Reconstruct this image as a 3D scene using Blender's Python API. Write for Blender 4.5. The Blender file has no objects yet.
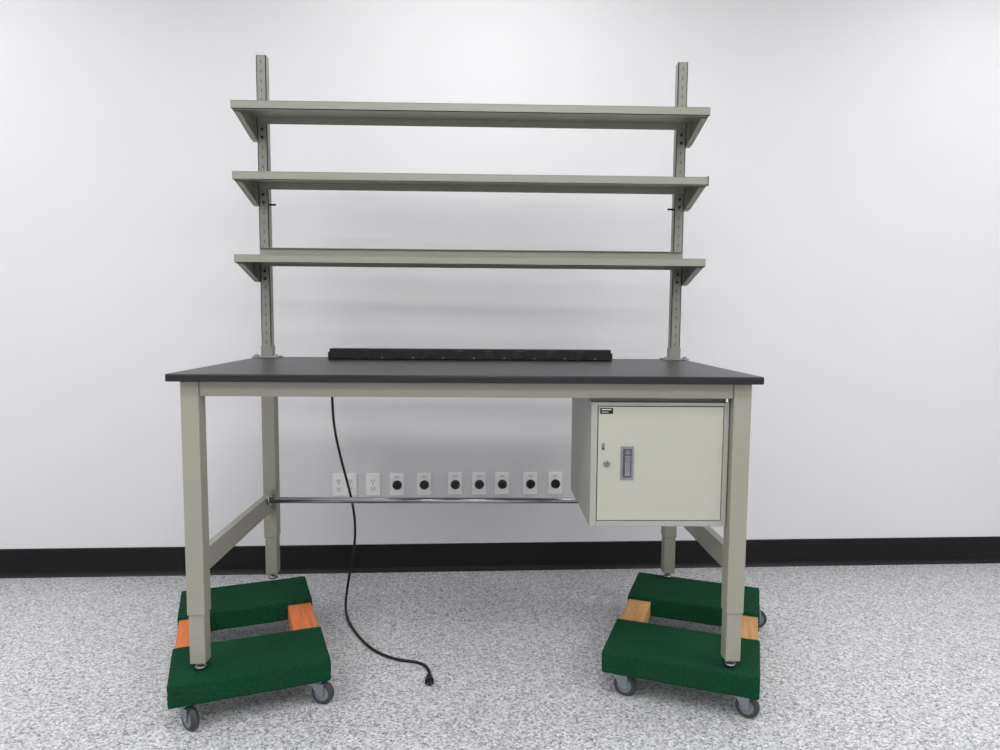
import bpy, bmesh, random
from math import *
from mathutils import Matrix, Vector
random.seed(4)
scn=bpy.context.scene
scn.view_settings.view_transform='Standard'
scn.view_settings.look='None'

# ---------------------------------------------------------------- materials
def s2l(c):
    return tuple(((v/255)/12.92 if v/255<=.04045 else (((v/255)+.055)/1.055)**2.4) for v in c)+(1,)
def mat(name,rgb,rough=.5,metal=0,noise=0,nscale=30,bump=0,bscale=200,spec=.5):
    m=bpy.data.materials.new(name);m.use_nodes=True
    nt=m.node_tree;b=nt.nodes['Principled BSDF']
    b.inputs['Roughness'].default_value=rough;b.inputs['Metallic'].default_value=metal
    b.inputs['Specular IOR Level'].default_value=spec
    c=s2l(rgb)
    tc=nt.nodes.new('ShaderNodeTexCoord')
    nz=nt.nodes.new('ShaderNodeTexNoise');nz.inputs['Scale'].default_value=nscale;nz.inputs['Detail'].default_value=4
    nt.links.new(tc.outputs['Object'],nz.inputs['Vector'])
    cr=nt.nodes.new('ShaderNodeValToRGB')
    a=1-noise;d=1+noise
    cr.color_ramp.elements[0].position=.3;cr.color_ramp.elements[1].position=.7
    cr.color_ramp.elements[0].color=(c[0]*a,c[1]*a,c[2]*a,1)
    cr.color_ramp.elements[1].color=(min(1,c[0]*d),min(1,c[1]*d),min(1,c[2]*d),1)
    nt.links.new(nz.outputs['Fac'],cr.inputs['Fac']);nt.links.new(cr.outputs['Color'],b.inputs['Base Color'])
    if bump:
        n2=nt.nodes.new('ShaderNodeTexNoise');n2.inputs['Scale'].default_value=bscale;n2.inputs['Detail'].default_value=3
        nt.links.new(tc.outputs['Object'],n2.inputs['Vector'])
        bp=nt.nodes.new('ShaderNodeBump');bp.inputs['Strength'].default_value=bump;bp.inputs['Distance'].default_value=.003
        nt.links.new(n2.outputs['Fac'],bp.inputs['Height']);nt.links.new(bp.outputs['Normal'],b.inputs['Normal'])
    return m
M_wall=mat('wall_paint',(219,219,221),.6,noise=.012,nscale=1.5,bump=.12,bscale=260)
M_ceil=mat('ceiling_tile',(235,235,233),.9,noise=.02,nscale=60)
M_base=mat('black_baseboard_rubber',(11,11,13),.5,noise=.05,nscale=5,spec=.3)
M_steel=mat('beige_powdercoat',(149,147,134),.42,noise=.015,nscale=8,bump=.05,bscale=900)
M_shelf=mat('shelf_powdercoat',(145,145,134),.45,noise=.015,nscale=8,bump=.05,bscale=900)
M_up=mat('upright_powdercoat',(134,134,127),.4,noise=.015,nscale=8)
M_cab=mat('cabinet_body_paint',(158,159,152),.4,noise=.01,nscale=6)
M_door=mat('cabinet_door_paint',(175,175,162),.4,noise=.01,nscale=6)
M_top=mat('black_laminate',(36,36,38),.36,noise=.06,nscale=14,bump=.06,bscale=500,spec=.42)
M_edge=mat('laminate_edge',(18,18,22),.35)
M_blk=mat('black_plastic',(11,11,13),.42,spec=.4)
M_slot=mat('dark_slot',(28,28,26),.8)
M_uslot=mat('upright_slot_shade',(84,84,78),.8)
M_chrome=mat('chrome',(165,167,172),.16,1)
M_zinc=mat('zinc_plate',(150,155,162),.35,1,noise=.06,nscale=80)
M_tyre=mat('grey_rubber_tyre',(60,61,64),.6,noise=.08,nscale=60)
M_hub=mat('wheel_hub',(116,120,126),.45)
M_white=mat('white_plate_plastic',(246,246,246),.35)
M_label=mat('label_print',(210,210,210),.5)
M_grom=mat('black_grommet',(14,15,22),.25)
def wood(name,rgb):
    m=mat(name,rgb,.6,noise=.18,nscale=12,bump=.1,bscale=60)
    nt=m.node_tree;tc=[n for n in nt.nodes if n.type=='TEX_COORD'][0];nz=[n for n in nt.nodes if n.type=='TEX_NOISE'][0]
    mp=nt.nodes.new('ShaderNodeMapping');mp.inputs['Scale'].default_value=(6,.6,6)
    nt.links.new(tc.outputs['Object'],mp.inputs['Vector']);nt.links.new(mp.outputs['Vector'],nz.inputs['Vector'])
    return m
M_wood1=wood('orange_wood',(212,116,56));M_wood2=wood('tan_wood',(194,144,88))
M_carp=mat('green_carpet',(20,66,43),.95,noise=.28,nscale=140,bump=.8,bscale=350,spec=.1)
# floor: speckled vinyl
def floor_mat():
    m=bpy.data.materials.new('speckled_vinyl');m.use_nodes=True
    nt=m.node_tree;b=nt.nodes['Principled BSDF'];L=nt.links
    tc=nt.nodes.new('ShaderNodeTexCoord')
    def layer(scale,stops,rnd=1):
        v=nt.nodes.new('ShaderNodeTexVoronoi');v.inputs['Scale'].default_value=scale
        nz=nt.nodes.new('ShaderNodeTexNoise');nz.inputs['Scale'].default_value=scale*1.3
        L.new(tc.outputs['Object'],nz.inputs['Vector'])
        mx=nt.nodes.new('ShaderNodeMixRGB');mx.blend_type='ADD';mx.inputs['Fac'].default_value=.007
        L.new(tc.outputs['Object'],mx.inputs['Color1']);L.new(nz.outputs['Color'],mx.inputs['Color2'])
        L.new(mx.outputs['Color'],v.inputs['Vector'])
        sp=nt.nodes.new('ShaderNodeSeparateColor');L.new(v.outputs['Color'],sp.inputs['Color'])
        cr=nt.nodes.new('ShaderNodeValToRGB');cr.color_ramp.interpolation='CONSTANT'
        e=cr.color_ramp.elements
        while len(e)>1:e.remove(e[0])
        e[0].position=0;e[0].color=s2l(stops[0][1])
        for p,c in stops[1:]:
            k=e.new(p);k.color=s2l(c)
        L.new(sp.outputs['Red'],cr.inputs['Fac']);return cr,sp
    c1,s1=layer(155,[(0,(88,90,94)),(.10,(136,138,142)),(.26,(178,179,182)),(.50,(206,207,210)),(.82,(234,234,236))])
    c2,s2=layer(235,[(0,(92,94,98)),(.15,(158,159,162)),(.45,(204,205,208)),(.8,(230,230,232))])
    mx=nt.nodes.new('ShaderNodeMixRGB');mx.inputs['Fac'].default_value=.42
    L.new(c1.outputs['Color'],mx.inputs['Color1']);L.new(c2.outputs['Color'],mx.inputs['Color2'])
    L.new(mx.outputs['Color'],b.inputs['Base Color'])
    b.inputs['Roughness'].default_value=.42
    return m
M_floor=floor_mat()

# ---------------------------------------------------------------- helpers
def link(o):scn.collection.objects.link(o);return o
def empty(name,loc=(0,0,0),rz=0):
    e=bpy.data.objects.new(name,None);e.location=loc;e.rotation_euler=(0,0,rz);e.empty_display_size=.1;return link(e)
class B:
    """mesh builder: several shaped solids joined into one object"""
    def __init__(s):s.bm=bmesh.new();s.mats=[]
    def mi(s,m):
        if m not in s.mats:s.mats.append(m)
        return s.mats.index(m)
    def _fin(s,verts,m,mx,smooth=False):
        fs={f for v in verts for f in v.link_faces}
        for f in fs:f.material_index=s.mi(m);f.smooth=smooth
        if mx is not None:bmesh.ops.transform(s.bm,matrix=mx,verts=verts)
    def box(s,x0,x1,y0,y1,z0,z1,m,mx=None,bev=0):
        r=bmesh.ops.create_cube(s.bm,size=1)
        vs=r['verts']
        bmesh.ops.transform(s.bm,matrix=Matrix.Translation(((x0+x1)/2,(y0+y1)/2,(z0+z1)/2))@Matrix.Diagonal((abs(x1-x0),abs(y1-y0),abs(z1-z0),1)),verts=vs)
        if bev:
            es=list({e for v in vs for e in v.link_edges})
            r=bmesh.ops.bevel(s.bm,geom=es,offset=bev,segments=2,profile=.6,affect='EDGES')
            vs=list({v for f in r['faces'] for v in f.verts}|{v for v in vs if v.is_valid})
            st=list(vs);seen=set(st)
            while st:
                v=st.pop()
                for e in v.link_edges:
                    o=e.other_vert(v)
                    if o not in seen:seen.add(o);st.append(o)
            vs=list(seen)
        s._fin(vs,m,mx);return s
    def cyl(s,c,r,h,axis,m,seg=28,r2=None,mx=None,bev=0):
        q=bmesh.ops.create_cone(s.bm,cap_ends=True,segments=seg,radius1=r,radius2=r if r2 is None else r2,depth=h)
        vs=q['verts'];R={'z':Matrix.Identity(4),'x':Matrix.Rotation(pi/2,4,'Y'),'y':Matrix.Rotation(-pi/2,4,'X')}[axis]
        bmesh.ops.transform(s.bm,matrix=Matrix.Translation(c)@R,verts=vs)
        if bev:
            es=[e for e in {e for v in vs for e in v.link_edges} if any(len(f.verts)>4 for f in e.link_faces)]
            r_=bmesh.ops.bevel(s.bm,geom=es,offset=bev,segments=3,affect='EDGES')
            seen=set(v for f in r_['faces'] for v in f.verts);st=list(seen)
            while st:
                v=st.pop()
                for e in v.link_edges:
                    o=e.other_vert(v)
                    if o not in seen:seen.add(o);st.append(o)
            vs=list(seen)
        s._fin(vs,m,mx)
        for f in {f for v in vs for f in v.link_faces}:
            if len(f.verts)<=4:f.smooth=True
        return s
    def prism(s,pts,axis,a,b,m,mx=None):
        """polygon pts (u,v) extruded along axis from a to b"""
        def P(u,v,w):return {'x':(w,u,v),'y':(u,w,v),'z':(u,v,w)}[axis]
        lo=[s.bm.verts.new(P(u,v,a)) for u,v in pts];hi=[s.bm.verts.new(P(u,v,b)) for u,v in pts]
        n=len(pts);s.bm.faces.new(lo);s.bm.faces.new(hi[::-1])
        for i in range(n):s.bm.faces.new((lo[i],hi[i],hi[(i+1)%n],lo[(i+1)%n]))
        s._fin(lo+hi,m,mx);return s
    def done(s,name,parent=None,loc=(0,0,0),rz=0,bev=0):
        bmesh.ops.recalc_face_normals(s.bm,faces=s.bm.faces)
        me=bpy.data.meshes.new(name);s.bm.to_mesh(me);s.bm.free()
        for m in s.mats:me.materials.append(m)
        o=bpy.data.objects.new(name,me);link(o);o.location=loc;o.rotation_euler=(0,0,rz)
        if parent:o.parent=parent
        if bev:
            bv=o.modifiers.new('b','BEVEL');bv.width=bev;bv.segments=2;bv.limit_method='ANGLE'
        return o
def tube(name,pts,r,m,parent=None,cyc=False):
    cu=bpy.data.curves.new(name,'CURVE');cu.dimensions='3D';cu.bevel_depth=r;cu.bevel_resolution=4;cu.use_fill_caps=True
    sp=cu.splines.new('NURBS');sp.points.add(len(pts)-1)
    for p,q in zip(sp.points,pts):p.co=(*q,1)
    sp.use_endpoint_u=True;sp.order_u=3;sp.resolution_u=10
    o=bpy.data.objects.new(name,cu);link(o);o.data.materials.append(m)
    if parent:o.parent=parent
    return o

# ---------------------------------------------------------------- room
RA=.0373                       # the bench stands ~2 deg off the wall line
RC=Vector((.25,1.38,0))        # point on the back wall
CEIL=3.25
RM=Matrix.Translation(RC)@Matrix.Rotation(RA,4,'Z')
X0,X1,Y0=-4.6,4.4,-5.6
def roombox(name,x0,x1,y0,y1,z0,z1,m,bev=0):
    o=B().box(x0,x1,y0,y1,z0,z1,m).done(name,bev=bev);o.matrix_world=RM;return o
roombox('floor',X0-.1,X1+.1,Y0-.1,.1,-.1,0,M_floor)
roombox('ceiling',X0-.1,X1+.1,Y0-.1,.1,CEIL,CEIL+.1,M_ceil)
roombox('wall_back',X0-.1,X1+.1,0,.1,0,CEIL,M_wall)
roombox('wall_front',X0-.1,X1+.1,Y0-.1,Y0,0,CEIL,M_wall)
roombox('wall_left',X0-.1,X0,Y0,0,0,CEIL,M_wall)
roombox('wall_right',X1,X1+.1,Y0,0,0,CEIL,M_wall)
# coved rubber base
o=B().prism([(0,0),(-.018,0),(-.010,.010),(-.006,.022),(-.006,.138),(-.003,.142),(0,.142)],'x',X0,X1,M_base).done('baseboard_back');o.matrix_world=RM
roombox('baseboard_left',X0,X0+.006,Y0,-.02,0,.142,M_base)
roombox('baseboard_right',X1-.006,X1,Y0,-.02,0,.142,M_base)
roombox('baseboard_front',X0+.01,X1-.01,Y0,Y0+.006,0,.142,M_base)
# ceiling troffers
em=bpy.data.materials.new('troffer_diffuser');em.use_nodes=True
b=em.node_tree.nodes['Principled BSDF'];b.inputs['Base Color'].default_value=(.9,.9,.9,1)
b.inputs['Emission Color'].default_value=(1,.99,.985,1);b.inputs['Emission Strength'].default_value=1.5
def troffer(x,y,power,sx=1.2,sy=.6):
    e=empty('ceiling_light');e.matrix_world=RM@Matrix.Translation((x,y,CEIL))
    f=B();f.box(-sx/2-.02,sx/2+.02,-sy/2-.02,-sy/2,-.02,0,M_white).box(-sx/2-.02,sx/2+.02,sy/2,sy/2+.02,-.02,0,M_white)
    f.box(-sx/2-.02,-sx/2,-sy/2,sy/2,-.02,0,M_white).box(sx/2,sx/2+.02,-sy/2,sy/2,-.02,0,M_white);f.done('troffer_frame',e)
    B().box(-sx/2,sx/2,-sy/2,sy/2,-.008,-.001,em).done('troffer_diffuser_panel',e)
    l=bpy.data.lights.new('troffer_lamp','AREA');l.shape='RECTANGLE';l.size=sx;l.size_y=sy;l.energy=power;l.color=(1,.995,.992)
    lo=bpy.data.objects.new('troffer_lamp',l);link(lo);lo.parent=e;lo.location=(0,0,-.025)
for x in (-3.0,-.2,2.6):
    for y,pw in ((-1.0,15),(-2.7,28),(-4.4,32)):
        troffer(x,y,pw)

# wall outlets (on the wall, 0.45 m up)
def wx(xw): return (xw-RC.x)/cos(RA)
def outlet(xw,kind):
    e=empty('wall_outlet');e.matrix_world=RM@Matrix.Translation((wx(xw),0,.453))
    w=.060 if kind=='double' else .0355
    p=B();p.box(-w,w,-.006,0,-.057,.057,M_white,bev=.002);p.done('cover_plate',e)
    if kind=='grommet':
        g=B();g.cyl((.002,-.009,-.004),.0235,.008,'y',M_grom,bev=.002);g.cyl((.002,-.0135,-.004),.014,.003,'y',M_blk)
        g.box(-.012,.012,-.0075,-.005,.034,.042,M_label);g.done('black_port',e)
    else:
        for cx in ((-.029,.029) if kind=='double' else (0,)):
            g=B()
            for cz in (-.02,.02):
                g.box(cx-.016,cx+.016,-.009,-.005,cz-.014,cz+.014,M_white,bev=.002)
                g.box(cx-.008,cx-.0055,-.0096,-.008,cz-.003,cz+.006,M_slot);g.box(cx+.0055,cx+.008,-.0096,-.008,cz-.003,cz+.006,M_slot)
                g.cyl((cx,-.0092,cz-.008),.0028,.001,'y',M_slot,seg=12)
            g.cyl((cx,-.0065,0),.002,.002,'y',M_zinc,seg=10);g.done('receptacle',e)
outlet(-.645,'double');outlet(-.504,'single')
for x in (-.385,-.249,-.093,.029,.146,.290,.418):outlet(x,'grommet')

# ---------------------------------------------------------------- workbench
T=1.12;W=.9145;D=.90
wb=empty('workbench')
t=B();t.box(-W-.003,W,0,D,T-.024,T,M_edge,bev=.004);o=t.done('tabletop',wb)
o.data.materials.append(M_top)
for p in o.data.polygons:
    if p.normal.z>.9:p.material_index=1
LW=.056;LY0=.03;LY1=.81
LB=.19;DT=.165
def leg(name,x,y):
    l=B();l.box(x-LW/2,x+LW/2,y-LW/2,y+LW/2,LB+.16,T-.024,M_steel,bev=.004)
    i=LW/2-.0035
    l.box(x-i,x+i,y-i,y+i,LB,LB+.2,M_steel,bev=.003)
    l.cyl((x,y,LB-.008),.006,.03,'z',M_zinc,seg=14);l.cyl((x,y,LB-.004),.012,.006,'z',M_zinc,seg=6)
    l.cyl((x,y,DT+.0075),.021,.010,'z',M_zinc,seg=24,r2=.014)
    for k in range(3):l.cyl((x-LW/2*(1 if x<0 else -1),y,LB+.2+.03*k),.004,.004,'x',M_slot,seg=10)
    l.done(name,wb)
XL=-.886+LW/2;XR=.889-LW/2;yf=LY0+LW/2;yb=LY1+LW/2
leg('leg_1',XL,yf);leg('leg_2',XR,yf);leg('leg_3',XL+.001,yb);leg('leg_4',XR,yb)
zt=T-.025
f=B()
f.box(XL+LW/2,XR-LW/2,yf-.022,yf+.022,zt-.047,zt,M_steel,bev=.003)
f.box(XL+LW/2,XR-LW/2,yb-.022,yb+.022,zt-.047,zt,M_steel,bev=.003)
for s,x in ((-1,XL),(1,XR)):
    f.box(x-.022,x+.022,yf+LW/2,yb-LW/2,zt-.047,zt,M_steel,bev=.003)
    f.box(x-.014,x+.014,yf+LW/2,yb-LW/2,.470,.546,M_steel,bev=.003)
    f.box(x-.017,x+.017,yf+LW/2,yf+LW/2+.004,.458,.56,M_steel)
    f.box(x-.017,x+.017,yb-LW/2-.004,yb-LW/2,.458,.56,M_steel)
    for yy in (yf,yb):f.cyl((x+s*(LW/2+.001),yy,.505),.006,.006,'x',M_zinc,seg=6)
f.done('frame',wb)
r=B();r.cyl(((XL+XR)/2,.745,.532),.0125,(XR-XL)-.024,'x',M_chrome,seg=32)
for x in (XL+.02,XR-.02):r.cyl((x,.745,.532),.02,.008,'x',M_chrome,seg=28)
r.done('foot_rail',wb)

# uprights
UT=2.356;UX=.888;UW=.040;UY=.846
for n,s in ((1,-1),(2,1)):
    u=B();x0=s*UX;x1=s*(UX-UW);a,c=min(x0,x1),max(x0,x1)
    u.box(a,c,UY,UY+.003,T,UT,M_up)
    u.box(a,a+.003,UY,UY+.04,T,UT,M_up);u.box(c-.003,c,UY,UY+.04,T,UT,M_up)
    u.box(a,c,UY+.037,UY+.04,T,UT,M_up)
    z=T+.06
    while z<UT-.02:
        u.box((a+c)/2-.002,(a+c)/2+.002,UY-.0006,UY,z,z+.012,M_uslot);z+=.0381
    u.box(a-.035,c+.035,UY-.028,UY+.045,T,T+.006,M_up,bev=.002)
    u.box(a-.003,c+.003,UY-.003,UY+.043,T+.006,T+.05,M_up)
    for xx in (a-.02,c+.02):u.cyl((xx,UY-.01,T+.010),.008,.008,'z',M_zinc,seg=6);u.cyl((xx,UY-.01,T+.007),.012,.002,'z',M_zinc,seg=16)
    u.done(f'upright_{n}',wb)

# shelves
SY=.621;SB=.842
def shelf(n,z,pins,lip):
    h=B()
    h.box(-W-.003,W+.002,SY,SB,z-.003,z,M_shelf)
    h.box(-W-.003,W+.002,SY,SY+.003,z-.031,z,M_shelf)                   # front lip
    h.box(-W,W,SY,SY+.018,z-.031,z-.0285,M_shelf)             # return
    h.box(-.885,.885,SB-.003,SB,z-.03,z+lip,M_shelf)          # back stop
    h.box(-.885,.885,SB-.014,SB,z+lip-.002,z+lip,M_shelf)
    for s in (-1,1):
        xa,xb=sorted((s*(W-.001),s*(W-.004)))
        h.prism([(SY+.002,z-.002),(SY+.002,z-.032),(SY+.03,z-.036),(UY-.01,z-.09),(UY+.030,z-.095),(UY+.030,z-.002)],'x',xa,xb,M_shelf)
        xa,xb=sorted((s*(W-.001),s*(W-.024)))
        h.prism([(SY+.03,z-.036),(UY-.01,z-.09),(UY-.01,z-.0875),(SY+.03,z-.0335)],'x',xa,xb,M_shelf)
        xa,xb=sorted((s*(UX+.0005),s*(W-.004)))
        h.box(xa,xb,UY-.01,UY+.03,z-.095,z-.003,M_shelf)
        h.cyl((s*(UX-UW/2),UY-.004,z-.05),.005,.008,'y',M_blk,seg=12)
        h.cyl((s*(UX-UW/2),UY-.004,z-.082),.005,.008,'y',M_blk,seg=12)
        if pins:h.cyl((s*(UX-UW-.012),UY+.01,z-.090),.004,.03,'x',M_blk,seg=10)
    if n==2:h.box(W+.0,W+.004,SY,SY+.012,z-.032,z+.003,M_blk)
    h.done(f'shelf_{n}',wb)
shelf(1,1.120+.9896,False,.015);shelf(2,1.12+.7259,True,.008);shelf(3,1.12+.4114,False,.046)

# ---------------------------------------------------------------- cabinet
cb=empty('storage_cabinet',(0,0,0))
cx0,cx1=.389,.829;cz0,cz1=T-.489,T-.088;cy0,cy1=.062,.54
c=B()
c.box(cx0,cx1,cy0+.002,cy1,cz0,cz1,M_cab)
o=c.done('cabinet_body',cb,bev=.002)
c=B()   # face frame, a ring standing proud
c.box(cx0,cx0+.020,cy0-.004,cy0+.004,cz0,cz1,M_cab);c.box(cx1-.016,cx1,cy0-.004,cy0+.004,cz0,cz1,M_cab)
c.box(cx0+.02,cx1-.016,cy0-.004,cy0+.004,cz1-.011,cz1,M_cab);c.box(cx0+.02,cx1-.016,cy0-.004,cy0+.004,cz0,cz0+.018,M_cab)
c.done('face_frame',cb,bev=.001)
c=B();c.box(cx0+.02,cx1-.016,cy0+.0005,cy0+.003,cz0+.018,cz1-.011,M_slot);c.done('door_gap',cb)
dx0,dx1,dz0,dz1=cx0+.0225,cx1-.0185,cz0+.0205,cz1-.0135
c=B();c.box(dx0,dx1,cy0-.006,cy0+.001,dz0,dz1,M_door,bev=.0015);c.done('door',cb)
c=B()
for xx in (cx0+.0,cx1-.03):
    c.box(xx,xx+.03,cy0+.04,cy1,cz1,T-.025,M_cab)
c.box(cx0,cx1,cy0+.03,cy0+.034,cz1,T-.025,M_cab)
c.done('hanging_rails',cb)
yF=cy0-.006
h=B()
hx,hz=.505,T-.282
h.box(hx-.021,hx+.021,yF-.003,yF,hz-.054,hz+.054,M_zinc,bev=.0012)
h.box(hx-.014,hx+.014,yF-.0036,yF-.002,hz-.046,hz+.046,M_uslot)
h.box(hx-.009,hx+.009,yF-.010,yF-.003,hz-.04,hz+.026,M_chrome,bev=.003)
h.cyl((hx,yF-.007,hz+.036),.008,.008,'y',M_chrome,seg=20)
h.done('latch_handle',cb)
k=B();k.cyl((.440,yF-.003,T-.284),.0105,.006,'y',M_chrome,bev=.001);k.cyl((.440,yF-.0065,T-.284),.006,.002,'y',M_zinc)
k.box(.4392,.4408,yF-.0080,yF-.007,T-.289,T-.279,M_slot);k.done('key_lock',cb)
k=B();k.box(.4235,.4325,yF-.002,yF,T-.240,T-.218,M_zinc,bev=.0008);k.box(.4255,.4305,yF-.003,yF-.001,T-.238,T-.232,M_slot);k.done('keyhole_cover',cb)
k=B();k.box(.416,.457,yF-.001,yF,T-.124,T-.1055,M_blk);k.box(.421,.451,yF-.0015,yF-.0005,T-.112,T-.109,M_label);k.box(.421,.442,yF-.0015,yF-.0005,T-.119,T-.1175,M_label);k.done('label',cb)

# ---------------------------------------------------------------- power strip + cord
ps=empty('power_strip')
p=B();p.box(-.583,.574,.745,.79,T+.001,T+.045,M_blk,bev=.003)
p.box(-.590,-.583,.75,.785,T,T+.03,M_slot);p.box(.574,.581,.75,.785,T,T+.03,M_slot)
for i in range(8):
    x=-.43+i*.125
    p.box(x-.017,x+.017,.7435,.7455,T+.009,T+.037,M_grom,bev=.0008)
    p.box(x-.007,x-.005,.7428,.7436,T+.02,T+.029,M_slot);p.box(x+.005,x+.007,.7428,.7436,T+.02,T+.029,M_slot)
    p.cyl((x+.0625,.7445,T+.008),.0018,.002,'y',M_label,seg=8)
p.done('strip_housing',ps)
cord=[(-.57,.79,T+.02),(-.60,.86,T+.018),(-.612,.93,T+.005),(-.614,.925,T-.06),(-.610,.91,.95),(-.602,.9,.82),(-.574,.9,.68),(-.532,.9,.52),(-.512,.9,.40),(-.516,.9,.28),(-.54,.9,.16),(-.556,.9,.06),(-.556,.88,.012),
 (-.53,.78,.006),(-.482,.67,.006),(-.43,.575,.006),(-.37,.49,.006),(-.30,.435,.006),(-.25,.413,.006),(-.19,.40,.006),(-.15,.36,.006),(-.137,.29,.008)]
tube('power_cord',cord,.0055,M_blk,ps)
p=B();p.cyl((0,0,0),.014,.035,'y',M_blk,r2=.010,bev=.002);p.cyl((0,-.018,0),.016,.012,'y',M_blk,bev=.002)
for xx in (-.005,.005):p.box(xx-.001,xx+.001,-.04,-.02,-.003,.003,M_zinc)
p.done('plug',ps,(-.140,.262,.017),.1)

# ---------------------------------------------------------------- dollies
def caster(parent,x,y,ang,n):
    e=B();top=.088;r=.038
    e.box(-.034,.034,-.026,.026,top-.004,top,M_zinc)
    for a in (-.026,.026):
        for b_ in (-.018,.018):e.cyl((a,b_,top-.006),.004,.004,'z',M_zinc,seg=6)
    e.cyl((0,0,top-.008),.022,.009,'z',M_zinc)
    off=.028;sp=.0155
    e.box(-.012,.036,-sp-.002,sp+.002,top-.0155,top-.012,M_zinc)
    for s in (-1,1):
        ya,yb_=sorted((s*sp,s*(sp+.002)))
        e.prism([(-.014,top-.0125),(.038,top-.0125),(off+.009,r-.006),(off-.009,r-.006)],'y',ya,yb_,M_zinc)
    e.cyl((off,0,r),.005,.042,'y',M_zinc,seg=12)
    e.cyl((off,0,r),r,.024,'y',M_tyre,seg=40,bev=.005)
    e.cyl((off,0,r),.024,.0252,'y',M_hub,seg=28)
    e.cyl((off,0,r),.010,.029,'y',M_zinc,seg=20)
    e.done(f'caster_{n}',parent,(x,y,0),ang)
def dolly(cx,cy,rot,wm,L,Wd,angs,bd=.27,ins=(.048,.048,.048,.048)):
    d=empty('furniture_dolly',(cx,cy,0),rot)
    hw=Wd/2;hl=L/2
    b=B()
    for s in (-1,1):
        xa,xb=sorted((s*(hw-.006),s*(hw-.095)))
        b.box(xa,xb,-hl+.02,hl-.02,.092,.150,wm,bev=.003)
    b.done('wood_rails',d)
    for n,s in ((1,-1),(2,1)):
        ya,yb_=sorted((s*hl,s*(hl-bd)))
        c=B();c.box(-hw,hw,ya,yb_,.088,DT,M_carp,bev=.009)
        o=c.done(f'carpeted_end_{n}',d)
        sb=o.modifiers.new('s','SUBSURF');sb.subdivision_type='SIMPLE';sb.levels=5;sb.render_levels=5
        tx=bpy.data.textures.new('carpet_pile','CLOUDS');tx.noise_scale=.012
        dp=o.modifiers.new('d','DISPLACE');dp.texture=tx;dp.strength=.004;dp.mid_level=.6;dp.texture_coords='LOCAL'
    i=1
    for (sx,sy),a,k in zip(((-1,-1),(1,-1),(-1,1),(1,1)),angs,ins):
        caster(d,sx*(hw-k),sy*(hl-k),a-rot,i);i+=1
dolly(-.822,.405,radians(20),M_wood1,.80,.495,[radians(-38),radians(-12),radians(30),radians(10)])
dolly(.838,.44,radians(-21.5),M_wood2,.80,.51,[radians(-25),radians(-38),radians(30),radians(-5)],.285,(.048,.062,.048,.032))

# ---------------------------------------------------------------- world + camera
w=bpy.data.worlds.new('world');scn.world=w;w.use_nodes=True
w.node_tree.nodes['Background'].inputs[0].default_value=(.8,.85,.9,1);w.node_tree.nodes['Background'].inputs[1].default_value=.3
cam=bpy.data.cameras.new('camera');co=bpy.data.objects.new('camera',cam);link(co)
cam.sensor_width=36;cam.lens=25.213;cam.clip_start=.05
co.matrix_world=Matrix.Translation((.0421,-2.1335,1.302))@Matrix.Rotation(-.0256,4,'Z')@Matrix.Rotation(pi/2-.0841,4,'X')@Matrix.Rotation(.0077,4,'Z')
scn.camera=co
